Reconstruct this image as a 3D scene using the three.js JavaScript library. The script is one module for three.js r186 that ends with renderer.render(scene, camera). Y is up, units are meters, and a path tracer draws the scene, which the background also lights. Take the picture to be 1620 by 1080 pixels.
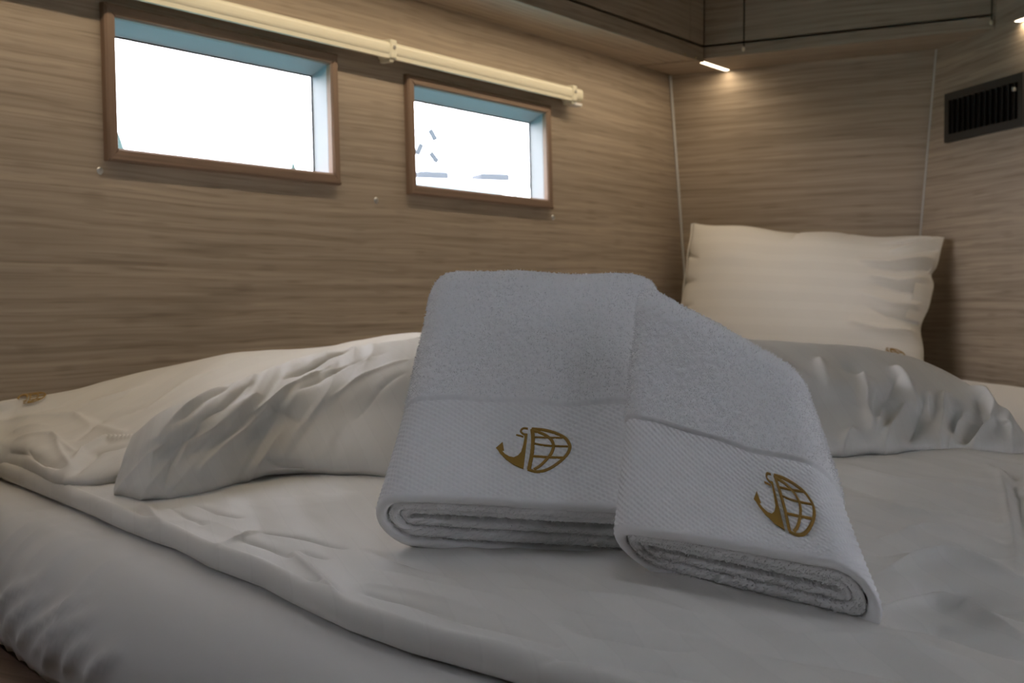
import * as THREE from 'three';
import { mergeGeometries, mergeVertices } from 'three/addons/utils/BufferGeometryUtils.js';
import { RoundedBoxGeometry } from 'three/addons/geometries/RoundedBoxGeometry.js';
import { RectAreaLightUniformsLib } from 'three/addons/lights/RectAreaLightUniformsLib.js';
RectAreaLightUniformsLib.init();

// ------------------------------------------------------------------ camera, sky, exposure
const scene = new THREE.Scene();
const camera = new THREE.PerspectiveCamera(27.58, 1.5, 0.05, 400);
camera.position.set(1.8934, 1.06, 3.8532);
camera.lookAt(1.8934 - 0.54902, 1.06 - 0.029545, 3.8532 - 0.83581);
camera.focus = 1.24;
camera.userData.fStop = 15;
scene.add(camera);
scene.background = new THREE.Color().setRGB(0.975, 0.935, 1.0);
scene.backgroundIntensity = 11.5;
const renderer = new THREE.WebGLRenderer({ antialias: true });
renderer.toneMapping = THREE.LinearToneMapping;
renderer.toneMappingExposure = 1.0;
renderer.shadowMap.enabled = true;
const WARM = new THREE.Color().setRGB(1.0, 0.81, 0.57);
const LED_INTENSITY = 30;

// ------------------------------------------------------------------ helpers
const taken = new Set();
function numbered(name) { let n = name, k = 1; while (taken.has(n)) n = name + '_' + String(k++).padStart(3, '0'); taken.add(n); return n; }
function shadow(o) { o.castShadow = true; o.receiveShadow = true; return o; }
function tag(o, label, category, group) { o.userData.label = label; o.userData.category = category; if (group) o.userData.group = group; return o; }
function thing(name, label, category, group) { const g = new THREE.Group(); g.name = numbered(name); scene.add(g); return tag(g, label, category, group); }
function part(name, geo, mat, parent) { const m = shadow(new THREE.Mesh(geo, mat)); m.name = name; parent.add(m); return m; }
function struct(name, geo, mat) { const m = shadow(new THREE.Mesh(geo, mat)); m.name = numbered(name); m.userData.kind = 'structure'; scene.add(m); return m; }
function structGroup(name) { const g = new THREE.Group(); g.name = numbered(name); g.userData.kind = 'structure'; scene.add(g); return g; }
let seed = 7;
function rnd() { seed = (seed * 1664525 + 1013904223) >>> 0; return seed / 4294967296; }
function hash(x, y, z) { let h = (x * 374761393 + y * 668265263 + z * 2147483647) | 0; h = Math.imul(h ^ (h >>> 13), 1274126177); h = Math.imul(h ^ (h >>> 16), 2246822519); return ((h ^ (h >>> 13)) >>> 0) / 4294967296; }
const sm = (t) => t * t * (3 - 2 * t), lerp = (a, b, t) => a + (b - a) * t, clamp = (x, a, b) => Math.min(b, Math.max(a, x));
function noise(x, y, z) {                       // value noise, -1..1
  const i = Math.floor(x), j = Math.floor(y), k = Math.floor(z), u = sm(x - i), v = sm(y - j), w = sm(z - k);
  const a = lerp(lerp(hash(i, j, k), hash(i + 1, j, k), u), lerp(hash(i, j + 1, k), hash(i + 1, j + 1, k), u), v);
  const b = lerp(lerp(hash(i, j, k + 1), hash(i + 1, j, k + 1), u), lerp(hash(i, j + 1, k + 1), hash(i + 1, j + 1, k + 1), u), v);
  return lerp(a, b, w) * 2 - 1;
}
// a box with uv in metres, grain along the longest horizontal side
function bx(x0, x1, y0, y1, z0, z1) {
  const g = new THREE.BoxGeometry(x1 - x0, y1 - y0, z1 - z0).toNonIndexed();
  g.translate((x0 + x1) / 2, (y0 + y1) / 2, (z0 + z1) / 2);
  return metreUV(g);
}
function metreUV(g, alongX) {
  const p = g.attributes.position, n = g.attributes.normal, uv = new Float32Array(p.count * 2);
  g.computeBoundingBox(); const b = g.boundingBox, long = alongX ?? ((b.max.x - b.min.x) > (b.max.z - b.min.z));
  for (let i = 0; i < p.count; i++) {
    const x = p.getX(i), y = p.getY(i), z = p.getZ(i), ax = Math.abs(n.getX(i)), ay = Math.abs(n.getY(i)), az = Math.abs(n.getZ(i));
    if (ay > ax && ay > az) { uv[2 * i] = long ? x : z; uv[2 * i + 1] = long ? z : x; } else if (ax > az) { uv[2 * i] = z; uv[2 * i + 1] = y; } else { uv[2 * i] = x; uv[2 * i + 1] = y; }
  }
  g.setAttribute('uv', new THREE.BufferAttribute(uv, 2)); return g;
}
// a mesh over a grid of points; pts[j * nu + i]
function grid(pts, nu, nv, uvs, wrap) {
  const pos = new Float32Array(nu * nv * 3), uv = new Float32Array(nu * nv * 2), idx = [];
  for (let k = 0; k < nu * nv; k++) { pos[3 * k] = pts[k][0]; pos[3 * k + 1] = pts[k][1]; pos[3 * k + 2] = pts[k][2]; if (uvs) { uv[2 * k] = uvs[k][0]; uv[2 * k + 1] = uvs[k][1]; } }
  for (let j = 0; j < nv - 1; j++) for (let i = 0; i < nu - (wrap ? 0 : 1); i++) {
    const a = j * nu + i, b = j * nu + (i + 1) % nu, c = a + nu, d = b + nu; idx.push(a, b, d, a, d, c);
  }
  const g = new THREE.BufferGeometry(); g.setAttribute('position', new THREE.BufferAttribute(pos, 3)); g.setAttribute('uv', new THREE.BufferAttribute(uv, 2)); g.setIndex(idx); g.computeVertexNormals(); return g;
}
function catmull(P, t) {                        // P: array of points, t in 0..P.length-1
  const k = P.length, i = Math.min(Math.floor(t), k - 2), u = t - i, p1 = P[i], p2 = P[i + 1], o = [];
  const p0 = P[i - 1] ?? p1.map((v, c) => 2 * v - p2[c]), p3 = P[i + 2] ?? p2.map((v, c) => 2 * v - p1[c]);
  for (let c = 0; c < p1.length; c++) o.push(0.5 * (2 * p1[c] + (p2[c] - p0[c]) * u + (2 * p0[c] - 5 * p1[c] + 4 * p2[c] - p3[c]) * u * u + (3 * p1[c] - p0[c] - 3 * p2[c] + p3[c]) * u * u * u));
  return o;
}
function segDist(p, a, b) {
  const dx = b[0] - a[0], dy = b[1] - a[1], dz = b[2] - a[2], q = ((p[0] - a[0]) * dx + (p[1] - a[1]) * dy + (p[2] - a[2]) * dz) / (dx * dx + dy * dy + dz * dz + 1e-12), t = clamp(q, 0, 1);
  return [Math.hypot(p[0] - a[0] - t * dx, p[1] - a[1] - t * dy, p[2] - a[2] - t * dz), t];
}
// folds of cloth: every fold is [height in mm, half width in mm, line of points]
function folds(p, list, narrow = 1) {
  let s = 0;
  for (const [amp, w, line] of list) {
    let best = 1, at = 0;
    for (let i = 0; i < line.length - 1; i++) { const [d, t] = segDist(p, line[i], line[i + 1]); if (d < best) { best = d; at = (i + t) / (line.length - 1); } }
    const W = w * 0.0008 * (w > 10 ? 0.75 : narrow); if (best > 6 * W) continue;
    s += amp * (w > 10 ? 0.0010 : 0.001) * Math.exp(-Math.sqrt((best / W) ** 2 + 0.04)) * (0.25 + 0.75 * Math.sin(Math.PI * clamp(at, 0.02, 0.98)) ** 0.6);
  }
  return s;
}
function displace(g, fn) {                      // pushes every vertex along its normal
  const p = g.attributes.position, n = g.attributes.normal, q = [0, 0, 0];
  for (let i = 0; i < p.count; i++) {
    q[0] = p.getX(i); q[1] = p.getY(i); q[2] = p.getZ(i); const d = fn(q, i);
    p.setXYZ(i, q[0] + n.getX(i) * d, q[1] + n.getY(i) * d, q[2] + n.getZ(i) * d);
  }
  g.computeVertexNormals(); return g;
}
function dataTex(w, h, fn, srgb, rx = 1, ry = 1) {
  const d = new Uint8Array(w * h * 4), o = [0, 0, 0];
  for (let y = 0; y < h; y++) for (let x = 0; x < w; x++) { fn(x / w, y / h, o); const k = 4 * (y * w + x); d[k] = clamp(o[0], 0, 255); d[k + 1] = clamp(o[1], 0, 255); d[k + 2] = clamp(o[2], 0, 255); d[k + 3] = 255; }
  const t = new THREE.DataTexture(d, w, h); t.wrapS = t.wrapT = THREE.RepeatWrapping; t.magFilter = THREE.LinearFilter; t.minFilter = THREE.LinearMipmapLinearFilter; t.generateMipmaps = true;
  if (srgb) t.colorSpace = THREE.SRGBColorSpace; t.repeat.set(rx, ry); t.needsUpdate = true; return t;
}
function tnoise(x, y, px, py, s) {              // tiling value noise
  const i = Math.floor(x), j = Math.floor(y), u = sm(x - i), v = sm(y - j), m = (a, b) => ((a % b) + b) % b;
  const h = (a, b) => hash(m(a, px), m(b, py), s);
  return lerp(lerp(h(i, j), h(i + 1, j), u), lerp(h(i, j + 1), h(i + 1, j + 1), u), v) * 2 - 1;
}

// outlines of the bedding, in metres
const NET_ROLL=[[[0.5827,0.8236,2.7195],[0.5992,0.8288,2.7338],[0.5989,0.8376,2.7383],[0.5912,0.8567,2.7247],[0.5874,0.8772,2.7114],[0.5694,0.8929,2.6816],[0.5438,0.8752,2.6589],[0.5229,0.8455,2.6404],[0.5275,0.8256,2.6445]],[[0.629,0.8249,2.6999],[0.661,0.8301,2.7291],[0.6555,0.8451,2.7414],[0.6317,0.8732,2.7197],[0.6198,0.8968,2.6959],[0.5807,0.9217,2.6383],[0.5308,0.8963,2.5921],[0.49,0.8536,2.5543],[0.4991,0.8269,2.5627]],[[0.6266,0.828,2.6149],[0.6753,0.8331,2.6625],[0.6762,0.8513,2.6755],[0.638,0.8856,2.6415],[0.6174,0.9211,2.605],[0.551,0.9444,2.5167],[0.4754,0.9135,2.4414],[0.4135,0.8616,2.3798],[0.4272,0.83,2.3935]],[[0.6171,0.8327,2.4909],[0.6779,0.838,2.5557],[0.6829,0.8562,2.5667],[0.64,0.8918,2.5207],[0.6055,0.9358,2.4776],[0.5188,0.9671,2.3611],[0.4244,0.9312,2.2586],[0.3471,0.8708,2.1747],[0.3643,0.8347,2.1934]],[[0.6671,0.836,2.4342],[0.7341,0.8413,2.5117],[0.742,0.8603,2.5208],[0.6961,0.9071,2.4673],[0.6577,0.9514,2.4161],[0.559,0.9874,2.2798],[0.455,0.9467,2.1572],[0.37,0.8783,2.0569],[0.3889,0.838,2.0792]],[[0.7798,0.8386,2.4141],[0.8464,0.8439,2.5002],[0.8538,0.8647,2.5097],[0.8085,0.9192,2.4509],[0.7668,0.9723,2.3967],[0.6642,1.0032,2.249],[0.5602,0.9588,2.1133],[0.4751,0.8842,2.0023],[0.494,0.8406,2.027]],[[0.8831,0.8436,2.3303],[0.945,0.8489,2.4237],[0.9516,0.8698,2.4337],[0.9096,0.9182,2.3703],[0.8707,0.9717,2.3117],[0.7681,1.011,2.157],[0.6708,0.9658,2.0103],[0.5912,0.8899,1.8903],[0.6089,0.8456,1.917]],[[1.0167,0.85,2.2284],[1.0701,0.8553,2.3273],[1.0758,0.8748,2.338],[1.0394,0.9214,2.2709],[1.0058,0.9711,2.2088],[0.9172,1.0088,2.0449],[0.8333,0.966,1.8895],[0.7646,0.8942,1.7623],[0.7799,0.852,1.7906]],[[1.1513,0.857,2.1235],[1.1962,0.8625,2.228],[1.1996,0.8788,2.2401],[1.1689,0.9203,2.1694],[1.1419,0.9662,2.1029],[1.0751,1.0019,1.9247],[1.0052,0.963,1.76],[0.9481,0.8978,1.6253],[0.9608,0.859,1.6552]],[[1.2352,0.8611,2.0656],[1.2737,0.8666,2.1701],[1.2765,0.8822,2.1826],[1.2486,0.92,2.1124],[1.2226,0.9618,2.0479],[1.155,0.9936,1.8772],[1.0938,0.9582,1.7134],[1.0437,0.8987,1.5794],[1.0548,0.8631,1.6092]],[[1.3075,0.8641,2.0242],[1.3396,0.8696,2.1245],[1.342,0.8828,2.1373],[1.3182,0.9119,2.0692],[1.2947,0.9494,2.0083],[1.2352,0.9812,1.8461],[1.1837,0.9501,1.6891],[1.1416,0.8979,1.5607],[1.1509,0.8661,1.5892]],[[1.3684,0.8651,2.0033],[1.3935,0.8706,2.0915],[1.3968,0.8822,2.1037],[1.3775,0.9046,2.0422],[1.3572,0.9361,1.9897],[1.3058,0.9619,1.85],[1.2654,0.9365,1.7121],[1.2323,0.8938,1.5992],[1.2396,0.8671,1.6243]],[[1.431,0.865,2.025],[1.4474,0.8705,2.0896],[1.4514,0.8803,2.0999],[1.4378,0.8962,2.0529],[1.4204,0.917,2.0169],[1.3819,0.9356,1.9173],[1.3552,0.9175,1.8164],[1.3334,0.8872,1.7338],[1.3382,0.867,1.7521]],[[1.467,0.8651,2.0445],[1.4755,0.8706,2.0807],[1.4789,0.8775,2.0857],[1.4718,0.8866,2.0592],[1.4623,0.8964,2.0391],[1.441,0.9058,1.9837],[1.4273,0.8961,1.9269],[1.416,0.8798,1.8805],[1.4185,0.8671,1.8908]],[[1.4686,0.865,2.0117],[1.4727,0.8705,2.0299],[1.4754,0.8756,2.0317],[1.4723,0.8791,2.0182],[1.4676,0.8812,2.0082],[1.4579,0.8833,1.9799],[1.4512,0.8798,1.9513],[1.4458,0.8741,1.928],[1.447,0.867,1.9332]]];
const NET_FLAP=[[[0.107,0.8527,2.6096],[0.1954,0.8527,2.6711],[0.1824,0.8793,2.6617],[0.1475,0.8865,2.6372],[0.1105,0.8929,2.6113],[0.0899,0.8993,2.5969],[0.0349,0.8693,2.5969],[0.0199,0.84,2.5969]],[[0.0993,0.8231,2.5291],[0.1851,0.8231,2.5924],[0.1725,0.8516,2.5827],[0.1403,0.8671,2.5565],[0.1061,0.8879,2.5287],[0.0871,0.9082,2.5132],[0.0321,0.8782,2.5132],[0.0171,0.84,2.5132]],[[0.2444,0.8261,2.584],[0.3283,0.8261,2.6486],[0.3145,0.8483,2.6397],[0.23,0.8656,2.5701],[0.1455,0.8882,2.4931],[0.0845,0.913,2.4298],[0.0295,0.883,2.4298],[0.0145,0.84,2.4298]],[[0.3768,0.8262,2.6358],[0.4588,0.8262,2.7016],[0.4453,0.8428,2.6925],[0.3139,0.8547,2.5761],[0.1893,0.8867,2.4429],[0.097,0.9282,2.325],[0.042,0.8982,2.325],[0.027,0.84,2.325]],[[0.4424,0.8252,2.6119],[0.5215,0.8252,2.6796],[0.5065,0.8504,2.6715],[0.36,0.8674,2.5294],[0.227,0.9027,2.364],[0.137,0.9505,2.21],[0.082,0.9205,2.21],[0.052,0.84,2.21]],[[0.4519,0.8245,2.5269],[0.5278,0.8245,2.5967],[0.5153,0.8698,2.5869],[0.3819,0.8946,2.4312],[0.2631,0.933,2.2511],[0.1791,0.9699,2.0882],[0.1241,0.9399,2.0882],[0.0941,0.84,2.0882]],[[0.483,0.8288,2.387],[0.5535,0.8288,2.4604],[0.5432,0.8944,2.4492],[0.4201,0.928,2.2865],[0.3012,0.9539,2.1064],[0.2152,0.9731,1.9447],[0.1602,0.9431,1.9447],[0.1302,0.84,1.9447]],[[0.5732,0.8329,2.3255],[0.6392,0.8329,2.4018],[0.6295,0.9117,2.3902],[0.5,0.9462,2.2105],[0.3652,0.9683,2.0182],[0.2563,0.9899,1.851],[0.2013,0.9599,1.851],[0.1713,0.84,1.851]],[[0.682,0.8363,2.2877],[0.7434,0.8363,2.367],[0.7343,0.9182,2.355],[0.5886,0.9504,2.1585],[0.4347,0.9752,1.9497],[0.3055,0.9982,1.7692],[0.2505,0.9682,1.7692],[0.2205,0.84,1.7692]],[[0.8168,0.8411,2.2304],[0.872,0.8411,2.3137],[0.8638,0.9244,2.3012],[0.6861,0.9507,2.0334],[0.4976,0.9739,1.7493],[0.3336,0.9946,1.502],[0.2786,0.9646,1.502],[0.2486,0.84,1.502]]];
const DUVET_EDGE=[[-0.1172,2.4418],[0.2143,2.6142],[0.3585,2.6722],[0.5128,2.7359],[0.6895,2.8132],[0.7651,2.8448],[0.8237,2.8637],[0.9271,2.915],[1.0268,2.9532],[1.1162,2.9966],[1.1992,3.0359],[1.2777,3.064],[1.3307,3.0765],[1.3872,3.0902],[1.4977,3.1191],[1.6113,3.1508],[1.7327,3.1759]];
const CREASE_ROLL=[[-5,7,[[0.628,0.907,2.634],[0.616,0.924,2.577],[0.575,0.946,2.49]]],[-5,7,[[0.583,0.954,2.423],[0.589,0.965,2.382],[0.585,0.978,2.336],[0.595,0.987,2.308]]],[5,7,[[0.658,0.862,2.699],[0.639,0.881,2.665],[0.629,0.904,2.61],[0.601,0.934,2.505]]],[-4,6,[[0.668,0.843,2.727],[0.653,0.865,2.703],[0.63,0.9,2.641]]],[3.5,6,[[0.673,0.855,2.676],[0.638,0.886,2.577],[0.618,0.925,2.493]]],[-4,10,[[0.618,0.925,2.493],[0.664,0.902,2.482]]],[3,6,[[0.662,0.867,2.625],[0.626,0.904,2.539]]],[-5,12,[[0.68,0.86,2.563],[0.714,0.849,2.538]]],[2.5,5,[[0.608,0.956,2.409],[0.69,0.981,2.362]]],[2.5,5,[[0.682,0.933,2.444],[0.714,0.961,2.413],[0.752,0.979,2.38]]],[-2.5,4,[[0.626,0.941,2.446],[0.649,0.966,2.383],[0.69,0.987,2.346]]],[3,5,[[0.626,0.894,2.697],[0.6,0.924,2.626],[0.562,0.943,2.532]]],[-3,5,[[0.631,0.885,2.701],[0.615,0.916,2.639],[0.572,0.945,2.526]]],[2.5,4,[[0.621,0.913,2.532],[0.607,0.948,2.433],[0.623,0.967,2.376]]],[-2.5,5,[[0.742,0.91,2.465],[0.755,0.946,2.436],[0.774,0.965,2.411]]],[2.5,5,[[0.658,0.844,2.74],[0.634,0.876,2.713],[0.628,0.9,2.676]]],[11.6,8,[[1.257,0.958,2.02],[1.277,0.93,2.071],[1.31,0.892,2.138]]],[-10.15,9,[[1.284,0.94,2.048],[1.307,0.902,2.11]]],[8.7,6,[[1.323,0.919,2.051],[1.331,0.894,2.115],[1.33,0.876,2.152]]],[8.7,7,[[1.28,0.963,1.957],[1.312,0.945,2.007],[1.342,0.913,2.047]]],[7.25,6,[[1.341,0.933,2.013],[1.359,0.903,2.06]]],[10.15,7,[[1.362,0.932,2.002],[1.375,0.901,2.054],[1.388,0.877,2.113]]],[8.7,6,[[1.395,0.911,2.03],[1.397,0.894,2.066],[1.398,0.877,2.108]]],[11.6,8,[[1.386,0.936,1.939],[1.422,0.918,2.009],[1.436,0.901,2.045],[1.43,0.88,2.102]]],[-13.049999999999999,9,[[1.402,0.926,1.99],[1.426,0.903,2.042],[1.417,0.884,2.097]]],[8.7,7,[[1.437,0.911,2.019],[1.459,0.894,2.054],[1.471,0.876,2.097]]],[7.25,6,[[1.3,0.919,2.07],[1.318,0.889,2.14]]],[7.25,6,[[1.291,0.893,2.151],[1.287,0.875,2.182]]],[5.8,8,[[1.189,0.978,2.002],[1.232,0.944,2.088]]],[-7.25,9,[[1.217,0.974,1.986],[1.257,0.958,2.02]]],[-8.7,9,[[1.354,0.885,2.123],[1.344,0.92,2.035]]],[-8.7,9,[[1.399,0.886,2.093],[1.383,0.913,2.027]]],[-5.8,8,[[1.296,0.95,2.001],[1.301,0.93,2.052]]]];
const CREASE_FLAP=[[4,8,[[0.116,0.881,2.543],[0.182,0.886,2.457],[0.348,0.872,2.507]]],[4,7,[[0.205,0.861,2.574],[0.244,0.866,2.548],[0.348,0.852,2.594]]],[6,7,[[0.475,0.832,2.71],[0.374,0.853,2.6],[0.35,0.864,2.542],[0.409,0.873,2.533]]],[-5,8,[[0.476,0.843,2.697],[0.403,0.856,2.602],[0.437,0.868,2.57]]],[-5,8,[[0.209,0.843,2.595],[0.319,0.852,2.633],[0.429,0.844,2.682]]],[4,7,[[0.276,0.859,2.567],[0.44,0.846,2.676]]],[-4,9,[[0.283,0.862,2.536],[0.227,0.884,2.443],[0.25,0.895,2.394]]],[3,10,[[0.147,0.896,2.44],[0.166,0.908,2.369],[0.175,0.922,2.312]]],[-3,9,[[0.13,0.893,2.486],[0.137,0.905,2.408]]],[3,8,[[0.165,0.866,2.554],[0.195,0.876,2.524]]],[3,8,[[0.269,0.898,2.388],[0.232,0.929,2.269],[0.23,0.948,2.189]]],[-4,6,[[0.272,0.856,2.612],[0.385,0.846,2.667]]]];
const CREASE_LOWER=[[-9,7,[[0.683,0.829,2.784],[0.763,0.822,2.837],[0.876,0.829,2.92],[0.928,0.83,2.96]]],[6,9,[[0.675,0.83,2.766],[0.786,0.825,2.843],[0.906,0.829,2.93]]],[-3,5,[[0.726,0.831,2.768],[0.797,0.83,2.81],[0.838,0.83,2.831]]],[-3,5,[[0.749,0.832,2.751],[0.814,0.831,2.782],[0.851,0.832,2.791]]],[-4,5,[[0.922,0.831,2.838],[0.982,0.832,2.848],[1.037,0.832,2.863],[1.06,0.832,2.867]]],[-4,6,[[0.942,0.829,2.88],[1.008,0.83,2.906],[1.047,0.83,2.926]]],[4,7,[[0.995,0.83,2.991],[0.943,0.823,2.915],[0.939,0.829,2.882],[0.929,0.831,2.843]]],[4,6,[[1.039,0.83,2.914],[1.139,0.829,2.987],[1.186,0.826,3.021]]],[-3,5,[[1.039,0.83,2.902],[1.079,0.83,2.914]]],[-3,6,[[1.101,0.821,2.983],[1.138,0.829,2.988]]],[-4,6,[[1.195,0.829,3.0],[1.244,0.83,3.009],[1.314,0.83,3.035],[1.36,0.829,3.05],[1.413,0.829,3.068]]],[3,8,[[1.182,0.83,2.98],[1.231,0.83,2.989],[1.304,0.83,3.015],[1.353,0.83,3.031]]],[-3,6,[[1.079,0.833,2.859],[1.154,0.833,2.887],[1.24,0.833,2.933]]],[-4,6,[[1.384,0.831,3.02],[1.421,0.83,3.039],[1.451,0.831,3.038],[1.495,0.831,3.038]]],[3,8,[[1.372,0.832,3.001],[1.413,0.831,3.018],[1.443,0.832,3.017],[1.487,0.832,3.019]]],[-4,7,[[1.373,0.829,3.118],[1.43,0.828,3.088],[1.494,0.83,3.074],[1.543,0.83,3.083]]],[3,8,[[1.291,0.833,2.945],[1.357,0.834,2.959],[1.408,0.834,2.954],[1.469,0.834,2.974]]],[7,12,[[1.542,0.844,2.784],[1.551,0.846,2.738],[1.571,0.847,2.72],[1.599,0.847,2.726],[1.64,0.846,2.756]]],[-9,13,[[1.566,0.841,2.846],[1.577,0.843,2.8],[1.603,0.844,2.797],[1.63,0.844,2.815],[1.661,0.842,2.847]]],[7,11,[[1.572,0.84,2.878],[1.598,0.842,2.841],[1.623,0.842,2.849],[1.658,0.84,2.895],[1.68,0.839,2.926]]],[-7,12,[[1.593,0.838,2.914],[1.616,0.839,2.904],[1.652,0.838,2.928],[1.685,0.838,2.951]]],[5,12,[[1.498,0.849,2.668],[1.519,0.852,2.608],[1.561,0.852,2.619],[1.598,0.851,2.654]]],[-5,12,[[1.52,0.847,2.718],[1.538,0.849,2.672],[1.575,0.849,2.672],[1.612,0.849,2.698]]],[4,14,[[1.321,0.863,2.274],[1.419,0.862,2.358],[1.486,0.862,2.384],[1.533,0.862,2.393]]],[-4,14,[[1.354,0.86,2.367],[1.434,0.858,2.444],[1.496,0.858,2.461],[1.562,0.857,2.508]]],[4,12,[[1.407,0.856,2.476],[1.475,0.855,2.525],[1.533,0.855,2.541],[1.583,0.854,2.578]]],[4,6,[[1.496,0.868,2.252],[1.537,0.862,2.391],[1.596,0.853,2.606],[1.629,0.848,2.73]]],[-4,8,[[1.509,0.868,2.249],[1.557,0.861,2.418],[1.611,0.852,2.625]]],[4,8,[[1.47,0.869,2.207],[1.523,0.866,2.309],[1.553,0.863,2.38]]],[-3,8,[[0.967,0.83,2.971],[1.034,0.83,2.999],[1.119,0.829,3.034]]],[3,8,[[0.586,0.829,2.786],[0.615,0.822,2.774],[0.725,0.826,2.819]]],[-3,6,[[0.643,0.828,2.806],[0.682,0.821,2.804],[0.809,0.829,2.883]]],[5,14,[[1.543,0.835,2.983],[1.603,0.836,2.969],[1.655,0.836,2.983]]],[-4,14,[[1.536,0.833,3.018],[1.599,0.834,3.018],[1.652,0.834,3.026]]],[3,12,[[1.152,0.831,2.931],[1.244,0.832,2.966],[1.309,0.832,2.981]]]];
const CREASE_SHEET=[[5,9,[[0.656,0.691,2.919],[0.705,0.72,2.938],[0.767,0.749,2.956],[0.813,0.768,2.962]]],[5,9,[[0.705,0.694,2.938],[0.758,0.724,2.959],[0.801,0.745,2.971],[0.855,0.762,2.983]]],[5,9,[[0.745,0.692,2.954],[0.783,0.718,2.969],[0.824,0.74,2.981]]],[5,9,[[0.796,0.698,2.974],[0.826,0.721,2.986],[0.862,0.74,2.997]]],[5,9,[[0.588,0.723,2.892],[0.646,0.749,2.908],[0.685,0.761,2.917]]],[5,9,[[0.866,0.709,3.002],[0.895,0.731,3.012],[0.932,0.747,3.022]]],[5,9,[[0.612,0.7,2.902],[0.665,0.728,2.922],[0.72,0.751,2.937]]]];
// ------------------------------------------------------------------ materials
function veneer(base, contrast, s) {            // brushed oak veneer, grain along u, 2.4 m x 1.2 m a tile
  const grain = (u, v) => {
    const wv = v + 0.008 * tnoise(u * 4, v * 6, 4, 6, s) + 0.002 * tnoise(u * 12, v * 20, 12, 20, s + 1);
    const band = tnoise(u * 2, wv * 16, 2, 16, s + 2) * 0.28 + tnoise(u * 4, wv * 60, 4, 60, s + 3) * 0.4;
    const fine = tnoise(u * 8, wv * 190, 8, 190, s + 4) * 0.75 + tnoise(u * 22, wv * 430, 22, 430, s + 5) * 0.6;
    let pore = tnoise(u * 34, wv * 300, 34, 300, s + 6); pore = pore > 0.35 ? -(pore - 0.35) * 1.8 : 0;
    const l1 = tnoise(u * 3, wv * 95, 3, 95, s + 7), l2 = tnoise(u * 5, wv * 150, 5, 150, s + 8), g = tnoise(u * 2, v * 9, 2, 9, s + 9) * 0.5 + 0.5;
    const lines = -1.1 * g * Math.max(0, 1 - Math.abs(l1) * 3.2) - 0.8 * (1 - g * 0.6) * Math.max(0, 1 - Math.abs(l2) * 3.0);
    return 0.25 + band * 0.4 + fine * 0.5 + pore * 0.7 + lines;
  };
  const W = 1400, H = 1400, vals = new Float32Array(W * H);
  for (let y = 0; y < H; y++) for (let x = 0; x < W; x++) vals[y * W + x] = grain(x / W, y / H);
  const get = (u, v) => vals[Math.min(H - 1, Math.round(v * H)) * W + Math.min(W - 1, Math.round(u * W))];
  const map = dataTex(W, H, (u, v, o) => { const g = get(u, v) * contrast; o[0] = base[0] * (1 + g); o[1] = base[1] * (1 + g * 1.04); o[2] = base[2] * (1 + g * 1.1); }, true, 1 / 2.4, 1 / 1.2);
  const bump = dataTex(W, H, (u, v, o) => { o[0] = o[1] = o[2] = 128 + 90 * get(u, v); }, false, 1 / 2.4, 1 / 1.2);
  return new THREE.MeshStandardMaterial({ map, bumpMap: bump, bumpScale: 0.0004, roughness: 0.62 });
}
const oak = veneer([165, 150, 132], 0.12, 11);
const frameWood = veneer([133, 110, 92], 0.08, 31);
const plain = (rgb, roughness = 0.6, more = {}) => new THREE.MeshStandardMaterial({ color: new THREE.Color().setRGB(...rgb), roughness, ...more });
const revealPaint = plain([0.33, 0.335, 0.335], 0.6);
const cream = plain([0.76, 0.72, 0.57], 0.4);
const creamDark = plain([0.60, 0.53, 0.38], 0.45);
const whitePlastic = plain([0.75, 0.75, 0.74], 0.4);
const steel = plain([0.55, 0.55, 0.54], 0.3, { metalness: 1 });
const sealant = plain([0.55, 0.54, 0.52], 0.5);
const ventPlastic = plain([0.016, 0.016, 0.015], 0.55);
const ventDark = plain([0.004, 0.004, 0.004], 0.9);
const ceilingMat = plain([0.42, 0.40, 0.37], 0.8);
const glass = new THREE.MeshPhysicalMaterial({ color: new THREE.Color().setRGB(0.96, 0.985, 1.0), transmission: 1, thickness: 0, roughness: 0, ior: 1.45 });
const ledGlow = new THREE.MeshStandardMaterial({ color: 0xffffff, emissive: WARM, emissiveIntensity: 7, roughness: 0.5 });
const pearl = plain([0.92, 0.87, 0.74], 0.2);
const brass = plain([0.95, 0.80, 0.52], 0.22, { metalness: 1 });
function satin(rep) {                           // woven satin stripe: 24 mm matt and 24 mm glossy bands running along u
  const map = dataTex(8, 256, (u, v, o) => { const s = clamp((Math.abs(v - 0.5) - 0.25) * 60, -1, 1) * 0.5 + 0.5, t = Math.abs(Math.abs(v - 0.5) - 0.25) < 0.012 ? -2 : 0; o[0] = 224 + s * 3 + t; o[1] = 222 + s * 3 + t; o[2] = 217 + s * 3 + t; }, true, 1, 1 / rep);
  const roughnessMap = dataTex(8, 256, (u, v, o) => { const s = clamp((Math.abs(v - 0.5) - 0.25) * 60, -1, 1) * 0.5 + 0.5; o[0] = o[1] = o[2] = 186 + s * 28; }, false, 1, 1 / rep);
  return new THREE.MeshPhysicalMaterial({ map, roughnessMap, roughness: 0.8, sheen: 0.25, sheenRoughness: 0.5, side: THREE.DoubleSide });
}
const satinCotton = satin(0.05);
const sheetCotton = new THREE.MeshPhysicalMaterial({ color: new THREE.Color().setRGB(0.66, 0.65, 0.635), roughness: 0.8, sheen: 0.25, side: THREE.DoubleSide });
const terry = new THREE.MeshPhysicalMaterial({ color: new THREE.Color().setRGB(0.88, 0.885, 0.895), roughness: 0.95, sheen: 0.4, sheenRoughness: 0.7, side: THREE.DoubleSide });
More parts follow.
